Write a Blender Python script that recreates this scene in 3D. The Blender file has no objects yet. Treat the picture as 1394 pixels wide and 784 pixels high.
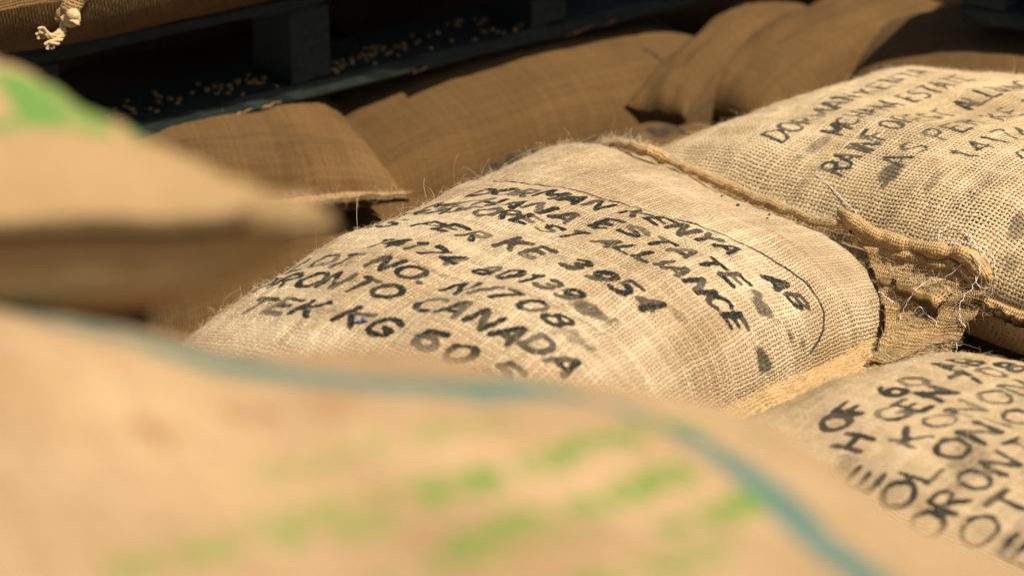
import bpy, math
import numpy as np
from mathutils import Vector, Matrix

# ------------------------------------------------------------------ camera, sky, sun, exposure
scene = bpy.context.scene
col = scene.collection
R = math.radians

cam_d = bpy.data.cameras.new("camera")
cam = bpy.data.objects.new("camera", cam_d)
col.objects.link(cam)
cam.location = (0, 0, 1.46)
cam.rotation_euler = (R(65), 0, 0)
cam_d.lens = 85
cam_d.sensor_width = 36
cam_d.clip_start = 0.05
cam_d.clip_end = 300
cam_d.dof.use_dof = True
cam_d.dof.focus_distance = 2.62
cam_d.dof.aperture_fstop = 3.4
cam_d.dof.aperture_blades = 0
scene.camera = cam

SUN_EL, SUN_AZ = R(59), R(120)     # azimuth from +Y towards +X : high, from the right and slightly in front
world = bpy.data.worlds.new("World")
scene.world = world
world.use_nodes = True
wn = world.node_tree
wn.nodes.clear()
sky = wn.nodes.new("ShaderNodeTexSky")
sky.sky_type = 'NISHITA'
sky.sun_disc = False
sky.sun_elevation = SUN_EL
sky.sun_rotation = SUN_AZ
sky.air_density = 1.0
sky.dust_density = 3.0
bg = wn.nodes.new("ShaderNodeBackground")
bg.inputs[1].default_value = 0.055
wo = wn.nodes.new("ShaderNodeOutputWorld")
wn.links.new(sky.outputs[0], bg.inputs[0])
wn.links.new(bg.outputs[0], wo.inputs[0])

sun_d = bpy.data.lights.new("sun", 'SUN')
sun_d.energy = 4.6
sun_d.angle = R(0.5)
sun_d.color = (1.0, 0.90, 0.745)
sun = bpy.data.objects.new("sun", sun_d)
col.objects.link(sun)
d = Vector((math.sin(SUN_AZ) * math.cos(SUN_EL), math.cos(SUN_AZ) * math.cos(SUN_EL), math.sin(SUN_EL)))
sun.rotation_euler = d.to_track_quat('Z', 'Y').to_euler()
sun.location = d * 8

vs = scene.view_settings
vs.view_transform = 'Standard'
vs.look = 'None'
vs.exposure = 0.70
vs.gamma = 1.0
vs.use_curve_mapping = False
scene.cycles.use_denoising = True
scene.cycles.max_bounces = 8
scene.cycles.diffuse_bounces = 5

rng = np.random.default_rng(7)


# ------------------------------------------------------------------ helpers
def empty(name, loc, label, cat, group=None):
    o = bpy.data.objects.new(name, None)
    o.empty_display_size = 0.05
    col.objects.link(o)
    o.location = loc
    o["label"] = label
    o["category"] = cat
    if group:
        o["group"] = group
    return o


def mesh_obj(name, V, F, mat, parent=None, origin=(0, 0, 0), smooth=True, uv=None, attrs=None, kind=None):
    """V world coordinates (n,3); F (m,k) int array or list; links ONE mesh object"""
    V = np.asarray(V, dtype=np.float64) - np.asarray(origin)
    me = bpy.data.meshes.new(name)
    if isinstance(F, np.ndarray):
        n, m, k = len(V), len(F), F.shape[1]
        me.vertices.add(n)
        me.vertices.foreach_set("co", V.astype(np.float32).ravel())
        me.loops.add(m * k)
        me.loops.foreach_set("vertex_index", F.astype(np.int32).ravel())
        me.polygons.add(m)
        me.polygons.foreach_set("loop_start", np.arange(m, dtype=np.int32) * k)
        me.update(calc_edges=True)
    else:
        me.from_pydata([tuple(v) for v in V], [], F)
    me.polygons.foreach_set("use_smooth", np.full(len(me.polygons), smooth, dtype=bool))
    if uv is not None:
        li = np.empty(len(me.loops), dtype=np.int32)
        me.loops.foreach_get("vertex_index", li)
        l = me.uv_layers.new(name="UVMap")
        l.data.foreach_set("uv", np.asarray(uv, dtype=np.float32)[li].ravel())
    for k_, a in (attrs or {}).items():
        at = me.attributes.new(k_, 'FLOAT', 'POINT')
        at.data.foreach_set("value", np.asarray(a, dtype=np.float32))
    me.materials.append(mat)
    me.update()
    o = bpy.data.objects.new(name, me)
    col.objects.link(o)
    if parent is not None:
        o.parent = parent
    else:
        o.location = origin
    if kind:
        o["kind"] = kind
    return o


def vnoise(x, y, seed=0):
    """smooth 2-D value noise in -1..1"""
    r = np.random.default_rng(seed)
    T = r.uniform(-1, 1, (64, 64))
    xi, yi = np.floor(x).astype(int), np.floor(y).astype(int)
    fx, fy = x - xi, y - yi
    fx = fx * fx * fx * (fx * (6 * fx - 15) + 10)
    fy = fy * fy * fy * (fy * (6 * fy - 15) + 10)
    a, b = T[xi % 64, yi % 64], T[(xi + 1) % 64, yi % 64]
    c, e = T[xi % 64, (yi + 1) % 64], T[(xi + 1) % 64, (yi + 1) % 64]
    return (a * (1 - fx) + b * fx) * (1 - fy) + (c * (1 - fx) + e * fx) * fy


# ------------------------------------------------------------------ stencil lettering (strokes, in em units)
def arc(cx, cy, rx, ry, a0, a1, n=7):
    return [(cx + rx * math.cos(R(a0 + (a1 - a0) * i / (n - 1))), cy + ry * math.sin(R(a0 + (a1 - a0) * i / (n - 1)))) for i in range(n)]


G = {
    'A': [[(0.0, 0), (.27, 1)], [(.33, 1), (.6, 0)], [(.17, .3), (.42, .3)]],
    'B': [[(0, 0), (0, 1)], [(.1, 1)] + arc(.28, .76, .24, .24, 90, -90) + [(.1, .52)], [(.1, .5)] + arc(.28, .25, .28, .25, 90, -90) + [(.1, 0)]],
    'C': [arc(.33, .5, .33, .5, 50, 172), arc(.33, .5, .33, .5, 190, 310)],
    'D': [[(0, 0), (0, 1)], [(.12, 1)] + arc(.2, .5, .38, .5, 80, -80) + [(.12, 0)]],
    'E': [[(0, 0), (0, 1)], [(.1, 1), (.5, 1)], [(.1, .52), (.4, .52)], [(.1, 0), (.5, 0)]],
    'F': [[(0, 0), (0, 1)], [(.1, 1), (.5, 1)], [(.1, .52), (.4, .52)]],
    'G': [arc(.33, .5, .33, .5, 50, 172), arc(.33, .5, .33, .5, 190, 300), [(.4, .42), (.6, .42), (.6, .1)]],
    'H': [[(0, 0), (0, 1)], [(.55, 0), (.55, 1)], [(.1, .5), (.45, .5)]],
    'I': [[(.1, 0), (.1, 1)]],
    'K': [[(0, 0), (0, 1)], [(.1, .48), (.52, 1)], [(.18, .5), (.55, 0)]],
    'L': [[(0, 0), (0, 1)], [(.1, 0), (.5, 0)]],
    'M': [[(0, 0), (0, 1)], [(.06, .98), (.33, .35)], [(.37, .35), (.64, .98)], [(.7, 0), (.7, 1)]],
    'N': [[(0, 0), (0, 1)], [(.07, .95), (.5, .05)], [(.57, 0), (.57, 1)]],
    'O': [arc(.32, .5, .32, .5, 98, 262, 9), arc(.32, .5, .32, .5, 82, -82, 9)],
    'P': [[(0, 0), (0, 1)], [(.1, 1)] + arc(.28, .74, .26, .26, 90, -90) + [(.1, .48)]],
    'R': [[(0, 0), (0, 1)], [(.1, 1)] + arc(.28, .76, .25, .24, 90, -90) + [(.1, .52)], [(.2, .48), (.52, 0)]],
    'S': [arc(.28, .75, .26, .25, 30, 250), arc(.28, .25, .28, .26, 80, -140)],
    'T': [[(.28, 0), (.28, .92)], [(0, 1), (.24, 1)], [(.32, 1), (.56, 1)]],
    'U': [[(0, 1), (0, .3)] + arc(.28, .3, .28, .3, 180, 265), arc(.28, .3, .28, .3, 275, 360) + [(.56, 1)]],
    'Y': [[(0, 1), (.26, .5)], [(.54, 1), (.3, .5)], [(.28, 0), (.28, .44)]],
    'W': [[(0, 1), (.18, 0)], [(.22, 0), (.34, .7)], [(.38, .7), (.5, 0)], [(.54, 0), (.7, 1)]],
    'X': [[(0, 1), (.5, 0)], [(.5, 1), (0, 0)]],
    '0': [arc(.27, .5, .27, .5, 98, 262, 9), arc(.27, .5, .27, .5, 82, -82, 9)],
    '1': [[(.2, 0), (.2, 1)], [(.05, .85), (.2, 1)]],
    '2': [arc(.26, .72, .26, .28, 160, -20), [(.5, .6), (.03, .04)], [(.08, 0), (.52, 0)]],
    '3': [arc(.24, .76, .25, .24, 140, -80), arc(.24, .26, .28, .26, 80, -140)],
    '4': [[(.4, 0), (.4, 1)], [(.36, .96), (0, .32)], [(.04, .28), (.54, .28)]],
    '5': [[(.5, 1), (.06, 1), (.04, .58)], arc(.24, .3, .28, .3, 100, -140)],
    '6': [arc(.28, .3, .26, .3, 0, 360, 11), [(.04, .4), (.12, .75), (.38, 1)]],
    '7': [[(0, 1), (.5, 1)], [(.48, .9), (.16, 0)]],
    '8': [arc(.26, .76, .22, .24, 0, 360, 10), arc(.26, .26, .27, .26, 0, 360, 10)],
    '9': [arc(.27, .7, .25, .3, 0, 360, 11), [(.5, .6), (.42, .2), (.14, 0)]],
    '.': [[(.1, .02), (.13, .05)]],
    '/': [[(.1, 0), (.42, 1)]],
    '(': [arc(.4, .5, .3, .62, 130, 230)],
}
ADV = {'I': .34, '.': .34, 'M': .98, 'W': .96, ' ': .55, 'L': .74, '1': .6, '/': .62}


def text_strokes(txt, x, y, h, drift=0.0, seed=0, width=1.0, thick=None, slant=0.0):
    """list of (polyline in metres, thickness, opacity)"""
    r = np.random.default_rng(seed)
    out = []
    th = thick or h * .105
    cx = x
    for ch in txt:
        if ch in G:
            jx, jy = r.normal(0, .02, 2) * h
            rot = r.normal(0, .035)
            op = np.clip(r.normal(1.02, .08), .7, 1)
            for st in G[ch]:
                P = np.array(st, float) * [h * width, h]
                P[:, 0] += slant * P[:, 1]
                P = P @ np.array([[math.cos(rot), math.sin(rot)], [-math.sin(rot), math.cos(rot)]])
                P = P + [cx + jx, y + jy + drift * (cx - x)]
                o2 = op * np.clip(r.normal(1, .14), .5, 1.1)
                out.append((P, th * r.uniform(.8, 1.25), min(1, o2)))
        cx += ADV.get(ch, .86) * h * width
    return out


def text_fit(txt, p0, p1, h, thick, seed=0, slant=0.0):
    """a stencilled line whose baseline middle runs from p0 to p1 on the cloth (metres)"""
    n = sum(ADV.get(c, .86) for c in txt) - .25
    w = (p1[0] - p0[0]) / (n * h)
    dr = (p1[1] - p0[1]) / (p1[0] - p0[0])
    return text_strokes(txt, p0[0] - slant * h / 2, p0[1] - h / 2, h, dr, seed, w, thick, slant)


def paint(U, V, strokes, soft=0.0042):
    """ink = .5 on a stroke's outline, rising inside ; opacity of the nearest stroke"""
    ink = np.zeros(U.shape)
    op = np.zeros(U.shape)
    for P, th, o in strokes:
        x0, y0 = P.min(0) - th - soft
        x1, y1 = P.max(0) + th + soft
        m = (U > x0) & (U < x1) & (V > y0) & (V < y1)
        if not m.any():
            continue
        u, v = U[m], V[m]
        dmin = np.full(u.shape, 9.)
        for a, b in zip(P[:-1], P[1:]):
            ab = b - a
            t = np.clip(((u - a[0]) * ab[0] + (v - a[1]) * ab[1]) / max(1e-12, ab @ ab), 0, 1)
            dmin = np.minimum(dmin, np.hypot(u - a[0] - t * ab[0], v - a[1] - t * ab[1]))
        val = np.clip(.5 - (dmin - th / 2) / (2 * soft), 0, 1)
        cur = ink[m]
        better = val > cur
        cur[better] = val[better]
        ink[m] = cur
        c2 = op[m]
        c2[better] = o
        op[m] = c2
    return ink, op


def blobs(U, V, items):
    s = np.zeros(U.shape)
    for (x, y, rx, ry, rot, o) in items:
        c, sn = math.cos(rot), math.sin(rot)
        a, b = (U - x) * c + (V - y) * sn, -(U - x) * sn + (V - y) * c
        q = (a / rx) ** 2 + (b / ry) ** 2
        q = q * (1 + .7 * vnoise(U * 110, V * 110, 3)) + .5 * vnoise(U * 60 + 4, V * 60, 8)
        s = np.maximum(s, o * np.clip(1.3 - q, 0, 1))
    return s


# ------------------------------------------------------------------ materials
class NT:
    def __init__(self, name):
        self.m = bpy.data.materials.new(name)
        self.m.use_nodes = True
        self.t = self.m.node_tree
        self.t.nodes.clear()

    def n(self, typ, **kw):
        nd = self.t.nodes.new(typ)
        for k, v in kw.items():
            setattr(nd, k, v)
        return nd

    def put(self, sock, v):
        if isinstance(v, bpy.types.NodeSocket):
            self.t.links.new(v, sock)
        elif v is not None:
            sock.default_value = v

    def M(self, op, a, b=None, c=None, clamp=False):
        nd = self.n("ShaderNodeMath", operation=op)
        nd.use_clamp = clamp
        for i, v in enumerate((a, b, c)):
            self.put(nd.inputs[i], v)
        return nd.outputs[0]

    def noise(self, vec, scale, detail=2, rough=.5, dim='3D', w=None):
        nd = self.n("ShaderNodeTexNoise", noise_dimensions=dim)
        if vec is not None:
            self.put(nd.inputs['Vector'], vec)
        if w is not None:
            self.put(nd.inputs['W'], w)
        nd.inputs['Scale'].default_value = scale
        nd.inputs['Detail'].default_value = detail
        nd.inputs['Roughness'].default_value = rough
        return nd.outputs[0]

    def xyz(self, x, y, z=0.0):
        nd = self.n("ShaderNodeCombineXYZ")
        for i, v in enumerate((x, y, z)):
            self.put(nd.inputs[i], v)
        return nd.outputs[0]

    def mix(self, f, a, b, blend='MIX'):
        nd = self.n("ShaderNodeMix", data_type='RGBA', blend_type=blend)
        self.put(nd.inputs[0], f)
        for i, v in ((6, a), (7, b)):
            if isinstance(v, tuple) and len(v) == 3:
                v = v + (1,)
            self.put(nd.inputs[i], v)
        return nd.outputs[2]

    def ramp(self, f, lo, hi):
        nd = self.n("ShaderNodeMapRange", interpolation_type='SMOOTHSTEP')
        self.put(nd.inputs[0], f)
        nd.inputs[1].default_value = lo
        nd.inputs[2].default_value = hi
        return nd.outputs[0]

    def attr(self, name):
        nd = self.n("ShaderNodeAttribute", attribute_name=name)
        return nd.outputs['Fac']

    def out(self, color, rough=.9, height=None, dist=.001, strength=1.0, sheen=0.0, spec=.15):
        p = self.n("ShaderNodeBsdfPrincipled")
        self.put(p.inputs['Base Color'], color if not (isinstance(color, tuple) and len(color) == 3) else color + (1,))
        self.put(p.inputs['Roughness'], rough)
        p.inputs['Specular IOR Level'].default_value = spec
        if sheen:
            p.inputs['Sheen Weight'].default_value = sheen
            p.inputs['Sheen Roughness'].default_value = .6
            p.inputs['Sheen Tint'].default_value = (1, .9, .7, 1)
        if height is not None:
            b = self.n("ShaderNodeBump")
            b.inputs['Strength'].default_value = strength
            b.inputs['Distance'].default_value = dist
            self.put(b.inputs['Height'], height)
            self.t.links.new(b.outputs[0], p.inputs['Normal'])
        o = self.n("ShaderNodeOutputMaterial")
        self.t.links.new(p.outputs[0], o.inputs[0])
        return self.m


def burlap(name, light=(.50, .365, .215), dark=(.33, .225, .115), pitch=.0034, width=.43, ink=(.011, .012, .011),
           ink2=(.05, .2, .2), hole=(.020, .024, .016), loose=.10, seed=0.0, stain=(.16, .09, .04), bump=.0011, fuzzy=.25):
    t = NT(name)
    uv = t.n("ShaderNodeUVMap", uv_map="UVMap").outputs[0]
    sp = t.n("ShaderNodeSeparateXYZ")
    t.put(sp.inputs[0], uv)
    u0, v0 = sp.outputs[0], sp.outputs[1]
    w1 = t.noise(t.xyz(u0, v0, seed + 3.1), 9, 2)
    w2 = t.noise(t.xyz(u0, v0, seed + 7.7), 9, 2)
    w3 = t.noise(t.xyz(u0, v0, seed + 9.7), 120, 1)
    w4 = t.noise(t.xyz(u0, v0, seed + 1.7), 120, 1)
    M = t.M
    U = M('ADD', M('DIVIDE', u0, pitch), M('ADD', M('MULTIPLY', w1, 3.6), M('MULTIPLY', w3, .35)))
    V = M('ADD', M('DIVIDE', v0, pitch * 1.08), M('ADD', M('MULTIPLY', w2, 3.6), M('MULTIPLY', w4, .35)))
    iu, iv = M('FLOOR', U), M('FLOOR', V)
    fu, fv = M('SUBTRACT', M('FRACT', U), .5), M('SUBTRACT', M('FRACT', V), .5)
    # looseness : bigger gaps in places
    lo = t.noise(t.xyz(u0, v0, seed), 14, 3, .6)
    lo = M('ADD', M('MULTIPLY', t.ramp(lo, .36, .68), loose), M('MULTIPLY', t.attr("loose"), .14))

    def width_of(i, along, s):
        r = t.n("ShaderNodeTexWhiteNoise", noise_dimensions='1D')
        t.put(r.inputs['W'], M('ADD', i, s))
        slub = t.noise(t.xyz(M('MULTIPLY', i, 5.37), M('MULTIPLY', along, .22), seed), 1.0, 1)
        w = M('ADD', M('MULTIPLY', M('SUBTRACT', r.outputs[0], .5), .08), M('MULTIPLY', M('SUBTRACT', slub, .5), .15))
        return M('SUBTRACT', M('ADD', w, width), lo), r.outputs[0]
    wu, ru = width_of(iu, V, 11.3 + seed)
    wv, rv = width_of(iv, U, 47.9 + seed)

    def prof(f, w):
        q = M('DIVIDE', f, w)
        return M('SQRT', M('MAXIMUM', M('SUBTRACT', 1.0, M('MULTIPLY', q, q)), 0.0))
    pu, pv = prof(fu, wu), prof(fv, wv)
    su = M('SINE', M('MULTIPLY', M('ADD', V, iu), math.pi))
    sv = M('MULTIPLY', M('SINE', M('MULTIPLY', M('ADD', U, iv), math.pi)), -1.0)
    hu = M('MULTIPLY', pu, M('ADD', M('MULTIPLY', su, .42), .68))
    hv = M('MULTIPLY', pv, M('ADD', M('MULTIPLY', sv, .42), .68))
    h = M('MAXIMUM', hu, hv)
    sel = M('GREATER_THAN', hu, hv)
    # strand streaks
    fibu = t.noise(t.xyz(M('MULTIPLY', U, 9.0), M('ADD', M('MULTIPLY', V, .8), M('MULTIPLY', fu, 2.2)), seed), 1.0, 2)
    fibv = t.noise(t.xyz(M('ADD', M('MULTIPLY', U, .8), M('MULTIPLY', fv, 2.2)), M('MULTIPLY', V, 9.0), seed + 5), 1.0, 2)
    fib = M('ADD', M('MULTIPLY', fibu, sel), M('MULTIPLY', fibv, M('SUBTRACT', 1.0, sel)))
    rnd = M('ADD', M('MULTIPLY', ru, sel), M('MULTIPLY', rv, M('SUBTRACT', 1.0, sel)))
    tone = t.noise(t.xyz(u0, v0, seed + 2), 5, 3, .6)
    k = M('ADD', M('ADD', M('MULTIPLY', fib, .55), M('MULTIPLY', rnd, .14)), M('MULTIPLY', M('SUBTRACT', tone, .5), .7))
    c = t.mix(t.ramp(k, .10, .80), dark, light)
    # prints
    rag = t.noise(t.xyz(M('MULTIPLY', U, .9), M('MULTIPLY', V, .9), seed), 1.0, 3, .7)
    rag2 = t.noise(t.xyz(U, V, seed + 4), .25, 2, .6)
    over = t.ramp(h, .12, .5)
    ragf = M('ADD', M('MULTIPLY', M('SUBTRACT', rag, .5), .60), M('MULTIPLY', M('SUBTRACT', rag2, .5), .35))

    def printed(c, an, on, colr):
        a = M('ADD', t.attr(an), ragf)
        f = M('MULTIPLY', t.ramp(a, .38, .54), t.attr(on))
        f = M('MULTIPLY', f, M('ADD', .6, M('MULTIPLY', over, .4)))
        return t.mix(f, c, colr)
    c = printed(c, "ink2", "op2", ink2)
    c = printed(c, "ink", "op", ink)
    sm = M('MULTIPLY', t.ramp(M('ADD', t.attr("smudge"), M('MULTIPLY', M('SUBTRACT', rag, .5), 1.0)), .10, 1.0), M('ADD', .20, M('MULTIPLY', over, .65)), clamp=True)
    c = t.mix(sm, c, ink)
    stn = M('MULTIPLY', t.attr("stain"), M('ADD', .4, M('MULTIPLY', rag2, .8)), clamp=True)
    c = t.mix(stn, c, stain)
    hf = t.ramp(h, .16, .03)
    c = t.mix(hf, c, hole)
    hair = t.noise(t.xyz(M('MULTIPLY', u0, 1.0), M('MULTIPLY', v0, 1.0), seed + 8), 700, 3, .7)
    hgt = M('ADD', M('ADD', h, M('MULTIPLY', fib, .30)), M('MULTIPLY', hair, fuzzy))
    return t.out(c, .92, hgt, bump, 1.0, sheen=.03, spec=.06)


def plain(name, c1, c2, scale=60, rough=.8, bump=.0006, spec=.2, sheen=0):
    t = NT(name)
    tc = t.n("ShaderNodeTexCoord").outputs['Object']
    n = t.noise(tc, scale, 4, .6)
    return t.out(t.mix(t.ramp(n, .3, .7), c1, c2), rough, n, bump, 1.0, spec=spec, sheen=sheen)


def painted_wood(name):
    t = NT(name)
    tc = t.n("ShaderNodeTexCoord").outputs['Object']
    mp = t.n("ShaderNodeMapping")
    mp.inputs['Scale'].default_value = (1.2, 12, 12)
    t.put(mp.inputs[0], tc)
    grain = t.noise(mp.outputs[0], 9, 5, .65)
    chip = t.noise(tc, 38, 4, .7)
    pnt = t.mix(t.ramp(grain, .3, .75), (.008, .015, .012), (.020, .030, .024))
    wood = t.mix(t.ramp(grain, .3, .7), (.10, .045, .016), (.30, .15, .06))
    geo = t.n("ShaderNodeNewGeometry").outputs['Pointiness']
    wear = M_ = t.M('ADD', t.M('MULTIPLY', t.M('SUBTRACT', geo, .5), .55), chip)
    f = t.ramp(wear, .66, .71)
    c = t.mix(f, pnt, wood)
    hgt = t.M('SUBTRACT', t.M('MULTIPLY', grain, .6), t.M('MULTIPLY', f, .7))
    return t.out(c, t.M('ADD', .68, t.M('MULTIPLY', f, .2)), hgt, .0015, 1.0, spec=.3)


JA = burlap("jute_pale", (.80, .65, .435), (.33, .22, .11), .0045, .44, seed=1.0, loose=.07, hole=(.045, .022, .010), bump=.0022)
JB = burlap("jute_open_weave", (.80, .62, .385), (.40, .28, .14), .0050, .43, seed=21.0, loose=.09, bump=.0016, ink=(.03, .03, .026))
JC = burlap("jute_soft", (.70, .53, .33), (.35, .24, .12), .0034, .45, seed=33.0, loose=.10, ink=(.03, .026, .02))
JD = burlap("jute_peach", (.53, .36, .20), (.30, .19, .09), .0036, .47, seed=41.0, loose=.03, ink=(.13, .22, .035), ink2=(.035, .150, .135), stain=(.26, .13, .05))
JE = burlap("jute_peach_green", (.48, .325, .160), (.34, .215, .095), .0030, .47, seed=55.0, loose=.03, ink=(.11, .24, .045))
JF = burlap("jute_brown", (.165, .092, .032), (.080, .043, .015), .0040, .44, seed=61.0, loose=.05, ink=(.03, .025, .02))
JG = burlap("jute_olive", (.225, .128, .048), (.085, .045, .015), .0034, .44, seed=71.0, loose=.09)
JL = burlap("jute_lip", (.66, .46, .22), (.36, .21, .08), .0034, .45, seed=81.0, loose=.15, bump=.0016)
JT = burlap("jute_tan_lip", (.42, .26, .11), (.22, .12, .045), .0034, .45, seed=91.0, loose=.1)
JY = plain("jute_yarn", (.58, .42, .22), (.40, .27, .12), 400, .9, .0004, .1, sheen=.2)
JP = plain("jute_fibre", (.72, .58, .38), (.60, .46, .27), 300, .8, 0, .2)
COT = plain("cotton_thread", (.78, .74, .68), (.66, .60, .52), 500, .8, .0002, .2)
WOOD = painted_wood("green_painted_wood")
BEAN = plain("pale_bean", (.30, .18, .07), (.16, .09, .035), 90, .6, .0002, .3)
BEAND = plain("dark_speck", (.02, .018, .015), (.05, .04, .03), 90, .7, .0002, .2)
RAW = plain("raw_wood", (.42, .22, .09), (.28, .13, .05), 80, .8, .0004, .15)
STONE = plain("concrete", (.17, .15, .125), (.24, .22, .19), 14, .9, .002, .2)
FOIL = plain("blue_foil", (.05, .08, .16), (.16, .20, .34), 200, .3, .0002, .6)

# ------------------------------------------------------------------ ground
gx = np.linspace(-40, 40, 9)
gv = np.array([(x, y + 5, 0.0) for y in gx for x in gx])
gf = np.array([(j * 9 + i, j * 9 + i + 1, (j + 1) * 9 + i + 1, (j + 1) * 9 + i) for j in range(8) for i in range(8)])
mesh_obj("ground", gv, gf, STONE, kind="structure", smooth=False)


# ------------------------------------------------------------------ sack builder
class Sack:
    """corners in plan (u-,v-) (u+,v-) (u+,v+) (u-,v+); u = reading direction, +v = down the page"""
    def __init__(s, corners, z, top, bot, p=(2.4, .5), seed=1, lump=.006, wrinkle=.004, pinch=.05, tilt=(0, 0), bend=(0, 0), extra=None, pb=None, bulge=0, twist=0):
        s.twist = twist
        s.bulge = bulge
        s.pb = pb or p
        s.c = np.array(corners, float)
        s.z, s.top, s.bot, s.p, s.seed = z, top, bot, p, seed
        s.lump, s.wrinkle, s.pinch, s.tilt, s.bend, s.extra = lump, wrinkle, pinch, tilt, bend, extra

    def plan(s, x, y):
        X = x * (1 - s.pinch * (1 - y * y) * np.abs(x) ** 3)
        Y = y * (1 - s.pinch * (1 - x * x) * np.abs(y) ** 3)
        a, b = (X + 1) / 2, (Y + 1) / 2
        P = ((1 - a) * (1 - b))[..., None] * s.c[0] + (a * (1 - b))[..., None] * s.c[1] + (a * b)[..., None] * s.c[2] + ((1 - a) * b)[..., None] * s.c[3]
        return P

    def seam_z(s, x, y):
        return s.z + s.tilt[0] * x + s.tilt[1] * y + s.twist * x * y + s.bend[0] * x * x + s.bend[1] * y * y + .004 * vnoise(x * 3 + 5, y * 3 + 9, s.seed)

    def surf(s, x, y, side=1):
        p, q = s.p if side > 0 else s.pb
        pr = np.maximum(0, 1 - np.abs(x) ** p) ** q * np.maximum(0, 1 - np.abs(y) ** p) ** q
        H = s.top if side > 0 else -s.bot
        P = s.plan(x, y)
        Z = s.seam_z(x, y) + H * pr
        if side < 0 and s.bulge:
            P = P + (P - s.c.mean(0)) * (s.bulge * np.sin(np.pi * np.minimum(1, pr * .9)) * np.maximum(np.abs(x), np.abs(y)) ** 4)[..., None]
        if side > 0:
            e = np.minimum(1, pr * 1.6)
            Z = Z + s.lump * e * (vnoise(x * 2.1 + s.seed, y * 2.6, s.seed) + .6 * vnoise(x * 5, y * 6, s.seed + 1))
            Z = Z + .0012 * e * vnoise(x * 24, y * 34, s.seed + 2)
            dx, dy = 1 - np.abs(x), 1 - np.abs(y)
            along_y = vnoise(y * 16, x * 1.5 + 3, s.seed + 3)
            along_x = vnoise(x * 12, y * 1.5 + 3, s.seed + 4)
            Z = Z + s.wrinkle * (along_y * np.exp(-dx / .16) * np.minimum(1, dx * 30) + along_x * np.exp(-dy / .12) * np.minimum(1, dy * 30))
            if s.extra is not None:
                Z = Z + s.extra(x, y)
        return np.concatenate([P, Z[..., None]], -1)

    def edge(s, which, t, w=0.0, dz=0.0):
        """points on the seam and the outward direction"""
        o = np.ones_like(t)
        x, y = {'u-': (-o, t), 'u+': (o, t), 'v-': (t, -o), 'v+': (t, o)}[which]
        P = np.concatenate([s.plan(x, y), s.seam_z(x, y)[..., None]], -1)
        k = .97
        x2, y2 = {'u-': (-o * k, t), 'u+': (o * k, t), 'v-': (t, -o * k), 'v+': (t, o * k)}[which]
        D = s.plan(x, y) - s.plan(x2, y2)
        D /= np.linalg.norm(D, axis=1)[:, None]
        return P, D

    def body(s, parent, mat, step=.004, strokes=None, strokes2=None, smudges=None, stains=None, loose=None, name="fabric_body"):
        Lu = np.linalg.norm(s.c[1] - s.c[0])
        Lv = np.linalg.norm(s.c[3] - s.c[0])
        nu, nv = int(Lu * 1.25 / step), int(Lv * 1.2 / step)

        def grid(nu, nv, side):
            a = np.sin(np.linspace(-1, 1, nu) * np.pi / 2)
            b = np.sin(np.linspace(-1, 1, nv) * np.pi / 2)
            lin_a, lin_b = np.linspace(-1, 1, nu), np.linspace(-1, 1, nv)
            a = .62 * a + .38 * lin_a
            b = .62 * b + .38 * lin_b
            Y, X = np.meshgrid(b, a, indexing='ij')
            P = s.surf(X, Y, side)
            return X, Y, P
        X, Y, P = grid(nu, nv, 1)
        du = np.zeros(X.shape)
        du[:, 1:] = np.cumsum(np.linalg.norm(np.diff(P, axis=1), axis=2), axis=1)
        du -= du[:, nu // 2][:, None]
        dv = np.zeros(X.shape)
        dv[1:, :] = np.cumsum(np.linalg.norm(np.diff(P, axis=0), axis=2), axis=0)
        dv -= dv[nv // 2, :][None, :]
        U, Vv = du, -dv
        s.X, s.Y, s.P, s.U, s.V = X, Y, P, U, Vv
        n_top = P.shape[0] * P.shape[1]
        att = {}
        z0 = np.zeros(X.shape)
        ink, op = paint(U, Vv, strokes) if strokes else (z0, z0)
        ink2, op2 = paint(U, Vv, strokes2, .010) if strokes2 else (z0, z0)
        sm = blobs(U, Vv, smudges) if smudges else z0
        st = blobs(U, Vv, stains) if stains else z0
        lo = loose(X, Y) if loose else z0
        nb_u, nb_v = max(24, nu // 5), max(24, nv // 5)
        X2, Y2, P2 = grid(nb_u, nb_v, -1)
        nb = nb_u * nb_v

        def faces(nu, nv, off, flip):
            i, j = np.meshgrid(np.arange(nu - 1), np.arange(nv - 1))
            a = (j * nu + i).ravel() + off
            q = np.stack([a, a + nu, a + nu + 1, a + 1], 1)
            return q[:, ::-1] if flip else q
        F = np.concatenate([faces(nu, nv, 0, False), faces(nb_u, nb_v, n_top, True)])
        # orientation: make the top face up
        v = P.reshape(-1, 3)
        f = F[len(F) // 8]
        nrm = np.cross(v[f[1]] - v[f[0]], v[f[2]] - v[f[0]]) if f.max() < n_top else np.array([0, 0, 1])
        if nrm[2] < 0:
            F = F[:, ::-1]
        VV = np.concatenate([v, P2.reshape(-1, 3)])
        uv = np.concatenate([np.stack([U.ravel(), Vv.ravel()], 1), np.stack([P2[..., 0].ravel(), P2[..., 1].ravel()], 1)])
        for nme, arr in (("ink", ink), ("op", op), ("ink2", ink2), ("op2", op2), ("smudge", sm), ("stain", st), ("loose", lo)):
            if arr is not z0:
                att[nme] = np.concatenate([arr.ravel(), np.zeros(nb)])
        o = mesh_obj(name, VV, F, mat, parent, np.array(parent.location), uv=uv, attrs=att)
        return o

    def normals(s):
        gu = np.gradient(s.P, axis=1)
        gv = np.gradient(s.P, axis=0)
        n = np.cross(gu, gv)
        n /= np.linalg.norm(n, axis=2)[..., None] + 1e-12
        n[n[..., 2] < 0] *= -1
        return n


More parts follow.
